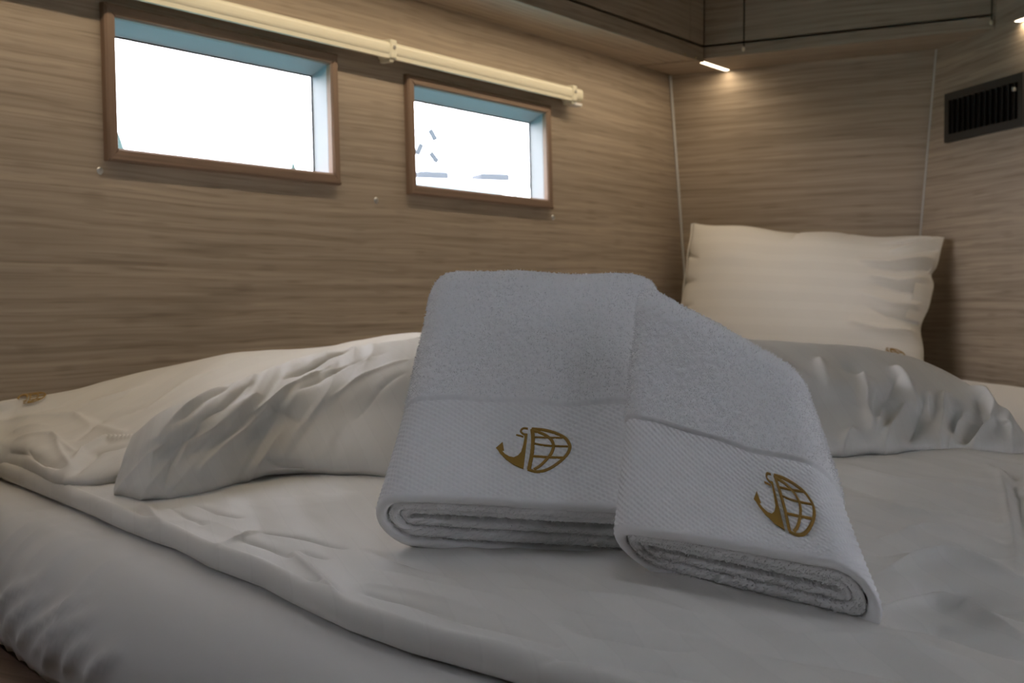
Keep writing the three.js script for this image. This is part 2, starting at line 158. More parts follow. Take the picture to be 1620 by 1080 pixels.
const goldThread = new THREE.MeshPhysicalMaterial({ color: new THREE.Color().setRGB(0.32, 0.18, 0.022), roughness: 0.45, sheen: 0.6, sheenColor: new THREE.Color().setRGB(0.9, 0.6, 0.15), side: THREE.DoubleSide });
const seaMat = plain([0.002, 0.17, 0.205], 0.5);

// ------------------------------------------------------------------ room shell (the hull side leans out, the bulkhead leans in)
const EYE = 1.06, LEAN_L = 0.03, LEAN_B = 0.113, TOP = 2.08;
function shearX(g) { const p = g.attributes.position; for (let i = 0; i < p.count; i++) p.setX(i, p.getX(i) - LEAN_L * (p.getY(i) - EYE)); g.computeVertexNormals(); return g; }
function shearZ(g) { const p = g.attributes.position; for (let i = 0; i < p.count; i++) p.setZ(i, p.getZ(i) + LEAN_B * (p.getY(i) - EYE)); g.computeVertexNormals(); return g; }
// openings in the hull side: [z near bulkhead, z far, y low, y high]
const OPENINGS = [[1.648, 2.212, 1.3225, 1.547], [0.807, 1.364, 1.3190, 1.539], [3.27, 3.834, 1.3225, 1.547]];   // the last one lies beside the camera, out of the frame
const OPENINGS_FAR_SIDE = [[1.20, 1.764, 1.3225, 1.547], [2.04, 2.604, 1.3225, 1.547]];   // two more in the opposite hull side, behind the camera's right shoulder
function hullSide(name, za, zb, openings) {
  const s = new THREE.Shape(); s.moveTo(za, -0.06); s.lineTo(zb, -0.06); s.lineTo(zb, TOP + 0.06); s.lineTo(za, TOP + 0.06); s.closePath();
  for (const [a, b, c, d] of openings) { const h = new THREE.Path(), e = 0.006, z0 = a - e, z1 = b + e, y0 = c - e, y1 = d + e; h.moveTo(z0, y0); h.lineTo(z0, y1); h.lineTo(z1, y1); h.lineTo(z1, y0); h.closePath(); s.holes.push(h); }
  const g = new THREE.ExtrudeGeometry(s, { depth: 0.045, bevelEnabled: false });
  g.applyMatrix4(new THREE.Matrix4().makeBasis(new THREE.Vector3(0, 0, 1), new THREE.Vector3(0, 1, 0), new THREE.Vector3(-1, 0, 0)));   // shape x -> z, depth -> -x
  return struct(name, shearX(g), oak);
}
hullSide('wall_left', -0.3, 5.2, OPENINGS);
function opposite(o) { o.rotation.y = Math.PI; o.position.set(3.0, 0, 5.2); return o; }
opposite(hullSide('wall_side', 0, 3.0, OPENINGS_FAR_SIDE));
struct('wall_back', shearZ(bx(-0.12, 1.1, -0.06, TOP + 0.06, -0.06, 0)), oak);
{
  // the panel set at 45 degrees between bulkhead and cabin side
  const L = 3.22, g = bx(-0.2, L, -0.06, TOP + 0.06, -0.05, 0);
  g.rotateY(-Math.PI / 4); g.translate(0.735, 0, 0.035);
  struct('wall_right', g, oak);
}
struct('wall_rear', bx(-0.2, 3.1, -0.06, TOP + 0.06, 5.1, 5.16), oak);
struct('floor', bx(-0.2, 3.1, -0.06, 0, -0.3, 5.16), veneer([92, 66, 44], 0.12, 51));
// ceiling with a deck hatch over the foot of the berth
const HATCH = [1.4, 1.6, 2.9, 3.1];
{
  const [x0, x1, z0, z1] = HATCH, s = new THREE.Shape(); s.moveTo(-0.2, -0.3); s.lineTo(3.1, -0.3); s.lineTo(3.1, 5.16); s.lineTo(-0.2, 5.16); s.closePath();
  const h = new THREE.Path(); h.moveTo(x0, z0); h.lineTo(x0, z1); h.lineTo(x1, z1); h.lineTo(x1, z0); h.closePath(); s.holes.push(h);
  const g = new THREE.ExtrudeGeometry(s, { depth: 0.06, bevelEnabled: false }); g.rotateX(Math.PI / 2); g.translate(0, TOP + 0.06, 0);
  struct('ceiling', g, ceilingMat);
  const w = structGroup('window_6');
  const f = mergeGeometries([bx(x0 - 0.03, x1 + 0.03, TOP - 0.012, TOP, z0 - 0.03, z0), bx(x0 - 0.03, x1 + 0.03, TOP - 0.012, TOP, z1, z1 + 0.03), bx(x0 - 0.03, x0, TOP - 0.012, TOP, z0, z1), bx(x1, x1 + 0.03, TOP - 0.012, TOP, z0, z1)]);
  part('hatch_frame', f, steel, w);
  part('pane', bx(x0, x1, TOP + 0.062, TOP + 0.064, z0, z1), glass, w);
}
// thin pale sealant lines in the two corners
{
  const a = shearX(shearZ(new THREE.CylinderGeometry(0.0045, 0.0045, 1.0, 8, 1).translate(0.004, 1.235, 0.004))); struct('trim_1', a, sealant);
  const b = shearZ(new THREE.CylinderGeometry(0.004, 0.004, 1.0, 8, 1).translate(0.0, 1.235, 0.006));
  const p = b.attributes.position; for (let i = 0; i < p.count; i++) p.setX(i, p.getX(i) + 0.7065 + 0.113 * (p.getY(i) - EYE)); struct('trim_2', b, sealant);
}
// ------------------------------------------------------------------ windows in the hull side
function makeWindow(n, [z0, z1, y0, y1]) {
  const w = structGroup('window_' + n), wd = 0.0235, D = 0.014, B = 0.006;
  const bar = (zA, yA, zB, yB, zC, yC, zD, yD) => {       // mitred frame bar: outer A-B, inner D-C, chamfered
    const ring = (x, e) => [[zA, yA], [zB, yB], [zC, yC], [zD, yD]].map(([z, y], i) => { const cz = (zA + zB + zC + zD) / 4, cy = (yA + yB + yC + yD) / 4; return [x, y + (Math.abs(zB - zA) > Math.abs(yB - yA) ? Math.sign(cy - y) * e : 0), z + (Math.abs(zB - zA) > Math.abs(yB - yA) ? 0 : Math.sign(cz - z) * e)]; });
    const r = [ring(0.0, 0), ring(D - 0.004, 0), ring(D, 0.004)], P = [], idx = [];
    for (const q of r) for (const p of q) P.push(...p);
    for (let k = 0; k < 2; k++) for (let i = 0; i < 4; i++) { const a = 4 * k + i, b = 4 * k + (i + 1) % 4; idx.push(a, b, b + 4, a, b + 4, a + 4); }
    idx.push(8, 9, 10, 8, 10, 11, 0, 2, 1, 0, 3, 2);
    const g = new THREE.BufferGeometry(); g.setAttribute('position', new THREE.Float32BufferAttribute(P, 3)); g.setIndex(idx); const h = g.toNonIndexed(); h.computeVertexNormals(); metreUV(h);
    if (Math.abs(yB - yA) > Math.abs(zB - zA)) { const u = h.attributes.uv; for (let i = 0; i < u.count; i++) u.setXY(i, u.getY(i), u.getX(i)); }
    return shearX(h);
  };
  const Z0 = z0 - wd, Z1 = z1 + wd, Y0 = y0 - wd, Y1 = y1 + wd;
  part('frame_bar', bar(Z0, Y1, Z1, Y1, z1, y1, z0, y1), frameWood, w);
  part('frame_bar', bar(Z0, Y0, Z1, Y0, z1, y0, z0, y0), frameWood, w);
  part('frame_bar', bar(Z0, Y0, Z0, Y1, z0, y1, z0, y0), frameWood, w);
  part('frame_bar', bar(Z1, Y0, Z1, Y1, z1, y1, z1, y0), frameWood, w);
  // lining boards of the reveal; the upper one slopes down towards the pane
  const drop = 0.02, R = -0.04;
  const quad = (pts) => { const P = [], q = pts; for (const k of [0, 1, 2, 0, 2, 3]) P.push(...q[k]); const g = new THREE.BufferGeometry(); g.setAttribute('position', new THREE.Float32BufferAttribute(P, 3)); g.computeVertexNormals(); return g; };
  const slab = (a, b, c, d, t) => { const up = [a, b, c, d], lo = up.map((p) => [p[0] + t[0], p[1] + t[1], p[2] + t[2]]); return shearX(mergeGeometries([quad(up), quad(lo), quad([up[0], up[1], lo[1], lo[0]]), quad([up[1], up[2], lo[2], lo[1]]), quad([up[2], up[3], lo[3], lo[2]]), quad([up[3], up[0], lo[0], lo[3]])].map((g) => metreUV(g)))); };
  part('lining_board', slab([-0.0006, y1, z0], [-0.0006, y1, z1], [R, y1 - drop, z1], [R, y1 - drop, z0], [0, 0.004, 0]), revealPaint, w);
  part('lining_board', slab([-0.0006, y0, z0], [-0.0006, y0, z1], [R, y0, z1], [R, y0, z0], [0, -0.004, 0]), revealPaint, w);
  part('lining_board', slab([-0.0006, y0, z0], [-0.0006, y1, z0], [R, y1 - drop, z0], [R, y0, z0], [0, 0, -0.004]), revealPaint, w);
  part('lining_board', slab([-0.0006, y0, z1], [-0.0006, y1, z1], [R, y1 - drop, z1], [R, y0, z1], [0, 0, 0.004]), revealPaint, w);
  part('gasket', shearX(mergeGeometries([bx(R - 0.002, R, y1 - drop - 0.003, y1 - drop, z0, z1), bx(R - 0.002, R, y0, y0 + 0.002, z0, z1), bx(R - 0.002, R, y0, y1 - drop, z0, z0 + 0.003), bx(R - 0.002, R, y0, y1 - drop, z1 - 0.003, z1)])), ventPlastic, w);
  part('pane', shearX(bx(R - 0.008, R - 0.0025, y0 - 0.002, y1 + 0.002, z0 - 0.002, z1 + 0.002)), glass, w);
  return w;
}
OPENINGS.forEach((o, i) => makeWindow(i + 1, o));
OPENINGS_FAR_SIDE.forEach((o, i) => opposite(makeWindow(i + 4, o)));

// ------------------------------------------------------------------ overhead cabinets
const SOFFIT = 1.735, CAB_X = 0.195, CAB_Z = 0.29, GROOVE = 1.773;
{
  const c = thing('overhead_cabinet', 'oak overhead cabinet along the window wall, above the cream blind cassette', 'cabinet');
  part('soffit_board', bx(-0.018, CAB_X - 0.012, SOFFIT, SOFFIT + 0.016, CAB_Z + 0.001, 4.2), oak, c);
  part('bottom_rail', bx(CAB_X - 0.012, CAB_X, SOFFIT - 0.0103, GROOVE - 0.008, CAB_Z + 0.002, 4.2), oak, c);
  part('carcass', bx(-0.018, CAB_X - 0.055, SOFFIT + 0.016, TOP - 0.002, CAB_Z + 0.004, 4.2), oak, c);
  for (const [a, b] of [[0.294, 0.376], [0.379, 1.35], [1.353, 2.3], [2.303, 3.25], [3.253, 4.2]]) part('door', bx(CAB_X - 0.016, CAB_X, GROOVE, TOP - 0.004, a, b), oak, c);
  part('stud', new THREE.SphereGeometry(0.0028, 12, 8).translate(CAB_X + 0.001, 1.7295, 0.411), brass, c);
  part('stud', new THREE.SphereGeometry(0.0028, 12, 8).translate(CAB_X + 0.001, 1.7295, 0.345), brass, c);
  const d = thing('overhead_cabinet', 'dark oak overhead cabinet across the corner, above the pillow', 'cabinet');
  part('soffit_board', bx(-0.01, 0.98, SOFFIT, SOFFIT + 0.016, 0.065, CAB_Z - 0.012), oak, d);
  part('bottom_rail', bx(CAB_X + 0.002, 0.986, SOFFIT, GROOVE - 0.008, CAB_Z - 0.012, CAB_Z), oak, d);
  part('carcass', bx(-0.012, 0.97, SOFFIT + 0.016, TOP - 0.002, 0.12, CAB_Z - 0.055), oak, d);
  for (const [a, b] of [[0.197, 0.3142], [0.3178, 0.978], [0.9815, 1.0]]) part('door', bx(a, b, GROOVE, TOP - 0.004, CAB_Z - 0.016, CAB_Z), oak, d);
  for (const x of [0.316, 0.98]) {
    part('cord', new THREE.CylinderGeometry(0.0016, 0.0016, 0.32, 8).translate(x, 1.916, CAB_Z + 0.002), ventPlastic, d);
    part('pull_bead', new THREE.SphereGeometry(0.0062, 16, 12).scale(0.75, 1.1, 0.75).translate(x, 1.7495, CAB_Z + 0.005), pearl, d).userData.label = 'small pale bead at the end of the cord';
  }
}
// warm light strips under the cabinets
function ledStrip(label, x0, z0, x1, z1, y, w) {
  const t = thing('led_strip', label, 'light strip', 'warm light strips under the cabinets');
  const L = Math.hypot(x1 - x0, z1 - z0), turn = Math.atan2(x1 - x0, z1 - z0);
  t.position.set((x0 + x1) / 2, y, (z0 + z1) / 2); t.rotation.y = turn;
  part('profile', bx(-w * 0.7, w * 0.7, -0.002, 0, -L / 2, L / 2), steel, t);
  part('diffuser', bx(-w / 2, w / 2, -0.0032, -0.002, -L / 2 + 0.002, L / 2 - 0.002), ledGlow, t);
  const l = new THREE.RectAreaLight(WARM, LED_INTENSITY, w, L - 0.004); l.position.set(0, -0.0045, 0); l.rotation.x = -Math.PI / 2; t.add(l);
  return t;
}
ledStrip('warm light strip along the front edge of the window-wall cabinet', 0.172, 0.085, 0.172, 3.0, SOFFIT, 0.014);
ledStrip('warm light strip high on the angled panel at the right edge', 1.062, 0.378, 1.75, 1.066, SOFFIT - 0.004, 0.014);

// ------------------------------------------------------------------ blind cassette above the windows
{
  const t = thing('blind_cassette', 'long cream blind cassette fixed above both windows', 'blind');
  const Y = 1.600, X = 0.028 - LEAN_L * (Y - EYE), zE = 0.672, zM = 1.478, zF = 4.0;
  const prof = (s) => { const p = new THREE.Shape(), r = 0.0165 * s; for (let i = 0; i <= 28; i++) { const a = i / 28 * Math.PI * 2, e = 0.62, c = Math.cos(a), n = Math.sin(a); const x = Math.sign(c) * Math.abs(c) ** e * r, y = Math.sign(n) * Math.abs(n) ** e * r; if (i) p.lineTo(x, y); else p.moveTo(x, y); } return p; };
  const run = (s, a, b) => { const g = new THREE.ExtrudeGeometry(prof(s), { depth: b - a, bevelEnabled: false, curveSegments: 8 }); g.translate(X, Y, a); return g; };
  part('tube', run(1, zE, zM - 0.002), cream, t); part('tube', run(1, zM + 0.002, zF), cream, t);
  const lip = (a, b) => bx(X + 0.006, X + 0.014, Y - 0.0205, Y - 0.012, a, b);
  part('lower_lip', lip(zE + 0.05, zM - 0.01), cream, t); part('lower_lip', lip(zM + 0.01, zF), cream, t);
  for (const z of [0.715, zM]) {
    const b = part('bracket', mergeGeometries([new RoundedBoxGeometry(0.037, 0.041, 0.022, 3, 0.004).translate(X, Y, z), new RoundedBoxGeometry(0.03, 0.012, 0.014, 2, 0.003).translate(X - 0.002, Y - 0.022, z)]), cream, t);
    part('screw', new THREE.CylinderGeometry(0.0042, 0.0042, 0.004, 16).rotateZ(Math.PI / 2).translate(X + 0.0185, Y + 0.004, z), steel, b);
  }
  part('pull_clip', mergeGeometries([new RoundedBoxGeometry(0.024, 0.008, 0.036, 2, 0.002).translate(X + 0.002, Y - 0.026, 0.69), new RoundedBoxGeometry(0.008, 0.012, 0.03, 2, 0.002).translate(X - 0.004, Y - 0.02, 0.69)]), whitePlastic, t);
}
// ------------------------------------------------------------------ screw heads on the hull side
[['small steel screw head under the near window, at its left', 2.245, 1.2815], ['small screw head on the wall between the two windows', 1.496, 1.2758], ['small screw head below the far window, nearest the corner', 0.766, 1.2752]].forEach(([label, z, y]) => {
  const t = thing('screw_head', label, 'screw');
  t.position.set(-LEAN_L * (y - EYE), y, z);
  const s = part('cap', new THREE.LatheGeometry([[0, 0.0028], [0.0035, 0.0026], [0.006, 0.0012], [0.0068, 0]].map((p) => new THREE.Vector2(...p)), 20).rotateZ(-Math.PI / 2), steel, t);
  part('slot', bx(0.0024, 0.0031, -0.0006, 0.0006, -0.004, 0.004), steel, s);
});
// ------------------------------------------------------------------ air vent on the angled panel
{
  const t = thing('air_vent', 'black rectangular air vent with upright slats on the angled panel', 'vent');
  t.position.set(0.735, 0, 0.035); t.rotation.y = -Math.PI / 4;
  const a = 0.131, b = 0.50, y0 = 1.4765, y1 = 1.605, f = 0.02;
  part('backing', bx(a + 0.005, b - 0.005, y0 + 0.005, y1 - 0.005, 0.0, 0.003), ventDark, t);
  part('frame', mergeGeometries([bx(a, b, y1 - f, y1, 0, 0.011), bx(a, b, y0, y0 + f, 0, 0.011), bx(a, a + f * 1.1, y0 + f, y1 - f, 0, 0.011), bx(b - f, b, y0 + f, y1 - f, 0, 0.011)]), ventPlastic, t);
  for (let k = 0; k < 12; k++) { const g = bx(-0.0016, 0.0016, y0 + f, y1 - f, -0.0045, 0.0045); g.rotateY(0.5); g.translate(a + 0.0435 + k * 0.0262, 0, 0.0075); part('slat', g, ventDark, t); }
  part('tab', bx(0.461, 0.469, 1.564, 1.573, 0.008, 0.016), plain([0.30, 0.30, 0.28], 0.5), t);
}

// ------------------------------------------------------------------ berth
const footZ = (x) => 2.66 + 0.395 * x, headZ = (x) => (x < 0.70 ? 0.05 : x - 0.625);
const bedTop = (x, z) => 0.80 + 0.026 * Math.max(0, footZ(x) - z);
{
  const t = thing('bed_base', 'wooden berth base with a dark oak edge under the mattress', 'bed base');
  const s = new THREE.Shape(); s.moveTo(0.045, -0.06); s.lineTo(0.69, -0.06); s.lineTo(1.93, -1.30); s.lineTo(1.93, -footZ(1.93) + 0.03); s.lineTo(0.045, -footZ(0.045) + 0.03); s.closePath();
  const g = new THREE.ExtrudeGeometry(s, { depth: 0.64, bevelEnabled: false }); g.rotateX(-Math.PI / 2);
  part('platform', g, oak, t);
  const q = footZ, r = new THREE.Shape(); r.moveTo(0.03, -q(0.03) + 0.015); r.lineTo(1.95, -q(1.95) + 0.015); r.lineTo(1.95, -q(1.95) - 0.045); r.lineTo(0.03, -q(0.03) - 0.045); r.closePath();
  const e = new THREE.ExtrudeGeometry(r, { depth: 0.045, bevelEnabled: true, bevelSize: 0.004, bevelThickness: 0.004 }); e.rotateX(-Math.PI / 2); e.translate(0, 0.617, 0);
  part('edge_board', e, frameWood, t);
}
{
  // mattress in a fitted sheet: columns of constant x from the foot side, over the top, to the head
  const nx = 230, prof = [], R = 0.085, y0 = 0.678;
  const pts = [], uvs = []; let nv = 0;
  for (let i = 0; i < nx; i++) {
    const x = 0.018 + (1.94 - 0.018) * i / (nx - 1), zf = footZ(x), zh = headZ(x) + 0.01, col = [];
    col.push([x, y0, zh + 0.2]); col.push([x, y0, zf - 0.2]); col.push([x, y0, zf - 0.03]);
    for (let k = 0; k <= 6; k++) col.push([x, lerp(y0 + 0.004, 0.80 - R, k / 6), zf - 0.006 * (1 - k / 6)]);
    for (let k = 1; k <= 14; k++) { const a = k / 14 * Math.PI / 2; col.push([x, 0.80 - R + R * Math.sin(a), zf - R * (1 - Math.cos(a))]); }
    const za = zf - R, zb = zh + 0.10;
    for (let k = 1; k <= 150; k++) { const z = lerp(za, zb, (k / 150) ** 1.25); col.push([x, bedTop(x, z) - 0.0014, z]); }
    const yb = bedTop(x, zb);
    for (let k = 1; k <= 10; k++) { const a = k / 10 * Math.PI / 2; col.push([x, yb - 0.05 + 0.05 * Math.cos(a), zb - 0.10 * Math.sin(a)]); }
    col.push([x, y0, zh]);
    nv = col.length; col.forEach((p) => { pts.push(p); uvs.push([p[0], p[2]]); });
  }
  const g = grid(pts, nv, nx, uvs);
  const wrinkle = (p) => { const e = footZ(p[0]) - p[2], k = Math.exp(-(((e - 0.03) / 0.07) ** 2)), s = p[0] * 17 + p[2] * 3; return folds(p, CREASE_SHEET) * 2 + k * clamp((1.05 - p[0]) / 0.3, 0.15, 1) * 0.007 * (1 - Math.abs(noise(s * 1.5, p[1] * 5, 3))) ** 2 + 0.0012 * noise(p[0] * 9, p[2] * 9, 5); };
  displace(g, (p) => -wrinkle(p));
  const t = thing('mattress', 'white berth mattress in a smooth fitted sheet', 'mattress');
  part('fitted_sheet', g, sheetCotton, t);
}

// ------------------------------------------------------------------ duvet: lower layer, folded flap by the window wall and the roll across the berth
const duvet = thing('duvet', 'white satin-striped duvet, folded back into a thick roll behind the towels', 'duvet');
const edgeLen = []; { let s = 0; DUVET_EDGE.forEach((p, i) => { if (i) s += Math.hypot(p[0] - DUVET_EDGE[i - 1][0], p[1] - DUVET_EDGE[i - 1][1]); edgeLen.push(s); }); }
function edgeAt(t) { const s = t * edgeLen[edgeLen.length - 1]; let i = 0; while (i < edgeLen.length - 2 && edgeLen[i + 1] < s) i++; const u = (s - edgeLen[i]) / (edgeLen[i + 1] - edgeLen[i]); return [lerp(DUVET_EDGE[i][0], DUVET_EDGE[i + 1][0], u), lerp(DUVET_EDGE[i][1], DUVET_EDGE[i + 1][1], u)]; }
function edgeDistance(x, z) { let b = 9; for (let i = 0; i < DUVET_EDGE.length - 1; i++) { const A = DUVET_EDGE[i], B = DUVET_EDGE[i + 1], d = segDist([x, 0, z], [A[0], 0, A[1]], [B[0], 0, B[1]])[0]; if (d < b) b = d; } return b; }
const lowerTop = (e) => 0.828 + 0.048 * Math.min(e, 0.9);
{
  const BACK = [[0.06, 2.30], [0.40, 2.32], [0.62, 2.22], [0.80, 2.16], [1.0, 2.02], [1.25, 1.86], [1.45, 1.82], [1.70, 1.95], [1.90, 2.25]];
  const nu = 680, nv = 400, pts = [], uvs = [];
  for (let j = 0; j < nv; j++) {
    for (let i = 0; i < nu; i++) {
      const a = i / (nu - 1), E = edgeAt(lerp(0.078, 1, a)), B = catmull(BACK, a * (BACK.length - 1));
      let x, z, y;
      const ux = E[0] - B[0], uz = E[1] - B[1], ul = Math.hypot(ux, uz), ex = ux / ul, ez = uz / ul, r = 0.0122 * (0.88 + 0.12 * noise(a * 30, 1, 2));
      if (j < 6) { const k = j / 6, q = 0.06 * (1 - k) + 0.012; x = E[0] - ex * q; z = E[1] - ez * q; y = bedTop(x, z) + 0.0006; }      // underside
      else if (j < 18) { const A = -Math.PI / 2 + Math.PI * (j - 6) / 11, o = -0.012 + r * Math.cos(A); x = E[0] + ex * o; z = E[1] + ez * o; y = bedTop(x, z) + 0.0132 + 0.0125 * Math.sin(A); }   // rounded edge
      else { const b = (j - 17) / (nv - 18), q = 0.012 * (1 - b); x = lerp(E[0], B[0], b ** 1.3) - ex * q; z = lerp(E[1], B[1], b ** 1.3) - ez * q; y = Math.max(lowerTop(edgeDistance(x, z) - 0.012), bedTop(x, z) + 0.003); }
      pts.push([x, y, z]); uvs.push([x * 0.75 + z * 0.66, x * 0.66 - z * 0.75]);
    }
  }
  const g = grid(pts, nu, nv, uvs);
  const hemY = (p) => clamp((edgeDistance(p[0], p[2])) / 0.03, 0, 1);
  const pos = g.attributes.position;
  for (let k = 12 * nu; k < pos.count; k++) {
    const p = [pos.getX(k), pos.getY(k), pos.getZ(k)], h = hemY(p);
    let d = 2.0 * folds(p, CREASE_LOWER, 0.7) * (0.35 + 0.65 * h) + h * (0.0035 * noise(p[0] * 7, p[2] * 7, 1) + 0.0016 * noise(p[0] * 14 + p[2] * 12, p[2] * 6, 2));
    const cross = p[0] * 0.85 + p[2] * 0.5; d += h * (0.0022 * (1 - Math.abs(noise(cross * 5, (p[2] * 0.85 - p[0] * 0.5) * 20, 8))) ** 3 + 0.0006 * noise(cross * 12, (p[2] * 0.85 - p[0] * 0.5) * 60, 9));
    pos.setY(k, Math.max(p[1] + d, bedTop(p[0], p[2]) + 0.002));
  }
  g.computeVertexNormals();
  part('lower_layer', g, satinCotton, duvet);
}
function clothFromNet(net, nu, nv, creases, rough, uvOf) {
  const pts = [], uvs = [];
  for (let i = 0; i < nu; i++) {
    const s = i / (nu - 1) * (net.length - 1), col = []; for (let k = 0; k < net[0].length; k++) col.push(catmull(net.map((c) => c[k]), s));
    let len = 0, prev = null;
    for (let j = 0; j < nv; j++) { const p = catmull(col, j / (nv - 1) * (col.length - 1)); if (prev) len += Math.hypot(p[0] - prev[0], p[1] - prev[1], p[2] - prev[2]); prev = p; pts.push(p); uvs.push(uvOf(i / (nu - 1), len, p)); }
  }
  const g = grid(pts, nv, nu, uvs), n = g.attributes.normal;
  // normals must face outwards: compare with the vector from the body's axis
  const mid = Math.floor(nu / 2) * nv + Math.floor(nv * 0.5), up = n.getY(mid) > 0 ? 1 : -1;
  displace(g, (p) => up * (2.4 * folds(p, creases) + rough(p)));
  return g;
}
{
  const fine = (p) => { const a = p[0] * 0.7 - p[2] * 0.7, b = p[1]; const left = clamp((0.95 - p[0]) / 0.3, 0, 1); return 0.0030 * noise(p[0] * 9, p[1] * 11, p[2] * 9) + left * 0.0034 * (1 - Math.abs(noise((a - b * 0.8) * 34, (a + b) * 6, 4))) ** 2 + left * 0.0012 * noise((a - b * 0.8) * 110, (a + b) * 14, 5) + (1 - left) * 0.0034 * (1 - Math.abs(noise((a + b * 0.2) * 22, b * 7, 6))) ** 2; };
  const g = clothFromNet(NET_ROLL, 620, 230, CREASE_ROLL, fine, (s, len, p) => [len + s * 0.2, s * 1.35 + len * 0.35]);
  part('rolled_fold', g, satinCotton, duvet);
  const rough = (p) => 0.0022 * noise(p[0] * 12, p[1] * 12, p[2] * 8) + 0.0010 * noise(p[0] * 45, p[1] * 30, p[2] * 22);
  const f = clothFromNet(NET_FLAP, 360, 220, CREASE_FLAP, rough, (s, len, p) => [p[2], p[0] * 0.9 + p[1] * 0.8]);
  part('folded_flap', f, satinCotton, duvet);
}

// ------------------------------------------------------------------ embroidered emblem: anchor-shaped J beside a D holding a half globe
const EMBLEM = (() => {
  const N = (pts) => pts.map(([x, y]) => [(x - 642) / 975, (560 - y) / 975]);
  return {
    solid: N([[505, 330], [548, 335], [550, 845], [420, 790], [300, 705], [215, 620], [185, 575], [160, 555], [235, 465], [268, 580], [240, 590], [290, 640], [350, 675], [410, 685], [460, 655], [495, 600], [510, 500], [515, 400]]),
    lines: [[30, N([[546, 256], [490, 250], [460, 270], [456, 300], [485, 328], [518, 345]])], [26, N([[400, 350], [450, 360], [500, 376]])], [52, N([[602, 262], [626, 400], [634, 600], [618, 850]])],
      [44, N([[596, 256], [750, 270], [900, 310], [1040, 380], [1106, 470], [1114, 540], [1076, 630], [1000, 720], [900, 806], [800, 860], [700, 872], [606, 846]])],
      [42, N([[620, 282], [740, 322], [840, 384], [890, 450], [903, 520], [880, 610], [830, 690], [760, 780], [680, 845]])],
      [27, N([[640, 376], [830, 382], [1020, 382]])], [27, N([[650, 468], [770, 490], [900, 500], [1095, 506]])], [34, N([[650, 650], [830, 660], [1040, 666]])]],
  };
})();
function emblem(place, size, lift) {            // place(x, y) -> [point, normal]
  const P = [], idx = [];
  const put = (x, y, h) => { const [p, n] = place(x * size[0], y * size[1]); P.push(p[0] + n[0] * h, p[1] + n[1] * h, p[2] + n[2] * h); return P.length / 3 - 1; };
  for (const [w, line] of EMBLEM.lines) {
    const m = (line.length - 1) * 8, W = w / 975 / 2; let last = null;
    for (let i = 0; i <= m; i++) {
      const t = i / m * (line.length - 1), c = catmull(line, t), d = catmull(line, Math.min(t + 0.02, line.length - 1)), e = catmull(line, Math.max(t - 0.02, 0));
      let tx = d[0] - e[0], ty = d[1] - e[1]; const l = Math.hypot(tx, ty) || 1; tx /= l; ty /= l;
      const row = []; for (let k = -3; k <= 3; k++) { const o = k / 3; row.push(put(c[0] - ty * W * o, c[1] + tx * W * o, lift * (0.15 + 0.85 * Math.sqrt(1 - o * o * 0.98)) * (0.93 + 0.14 * (i % 2)))); }
      if (last) for (let k = 0; k < 6; k++) idx.push(last[k], row[k], row[k + 1], last[k], row[k + 1], last[k + 1]);
      last = row;
    }
  }
  const tri = THREE.ShapeUtils.triangulateShape(EMBLEM.solid.map((p) => new THREE.Vector2(...p)), []);
  for (const t of tri) {                        // split into small triangles so that it follows the cloth
    const n = 5, v = t.map((k) => EMBLEM.solid[k]), at = (i, j) => put(v[0][0] + (v[1][0] - v[0][0]) * i / n + (v[2][0] - v[0][0]) * j / n, v[0][1] + (v[1][1] - v[0][1]) * i / n + (v[2][1] - v[0][1]) * j / n, lift);
    const ids = {}; for (let i = 0; i <= n; i++) for (let j = 0; i + j <= n; j++) ids[i + '_' + j] = at(i, j);
    for (let i = 0; i < n; i++) for (let j = 0; i + j < n; j++) { idx.push(ids[i + '_' + j], ids[(i + 1) + '_' + j], ids[i + '_' + (j + 1)]); if (i + j < n - 1) idx.push(ids[(i + 1) + '_' + j], ids[(i + 1) + '_' + (j + 1)], ids[i + '_' + (j + 1)]); }
  }
  const ring = EMBLEM.solid, top = ring.map((p) => put(p[0], p[1], lift)), bot = ring.map((p) => put(p[0], p[1], 0));
  for (let i = 0; i < ring.length; i++) { const k = (i + 1) % ring.length; idx.push(top[i], bot[i], bot[k], top[i], bot[k], top[k]); }
  const g = new THREE.BufferGeometry(); g.setAttribute('position', new THREE.Float32BufferAttribute(P, 3)); g.setIndex(idx); g.computeVertexNormals(); return g;
}

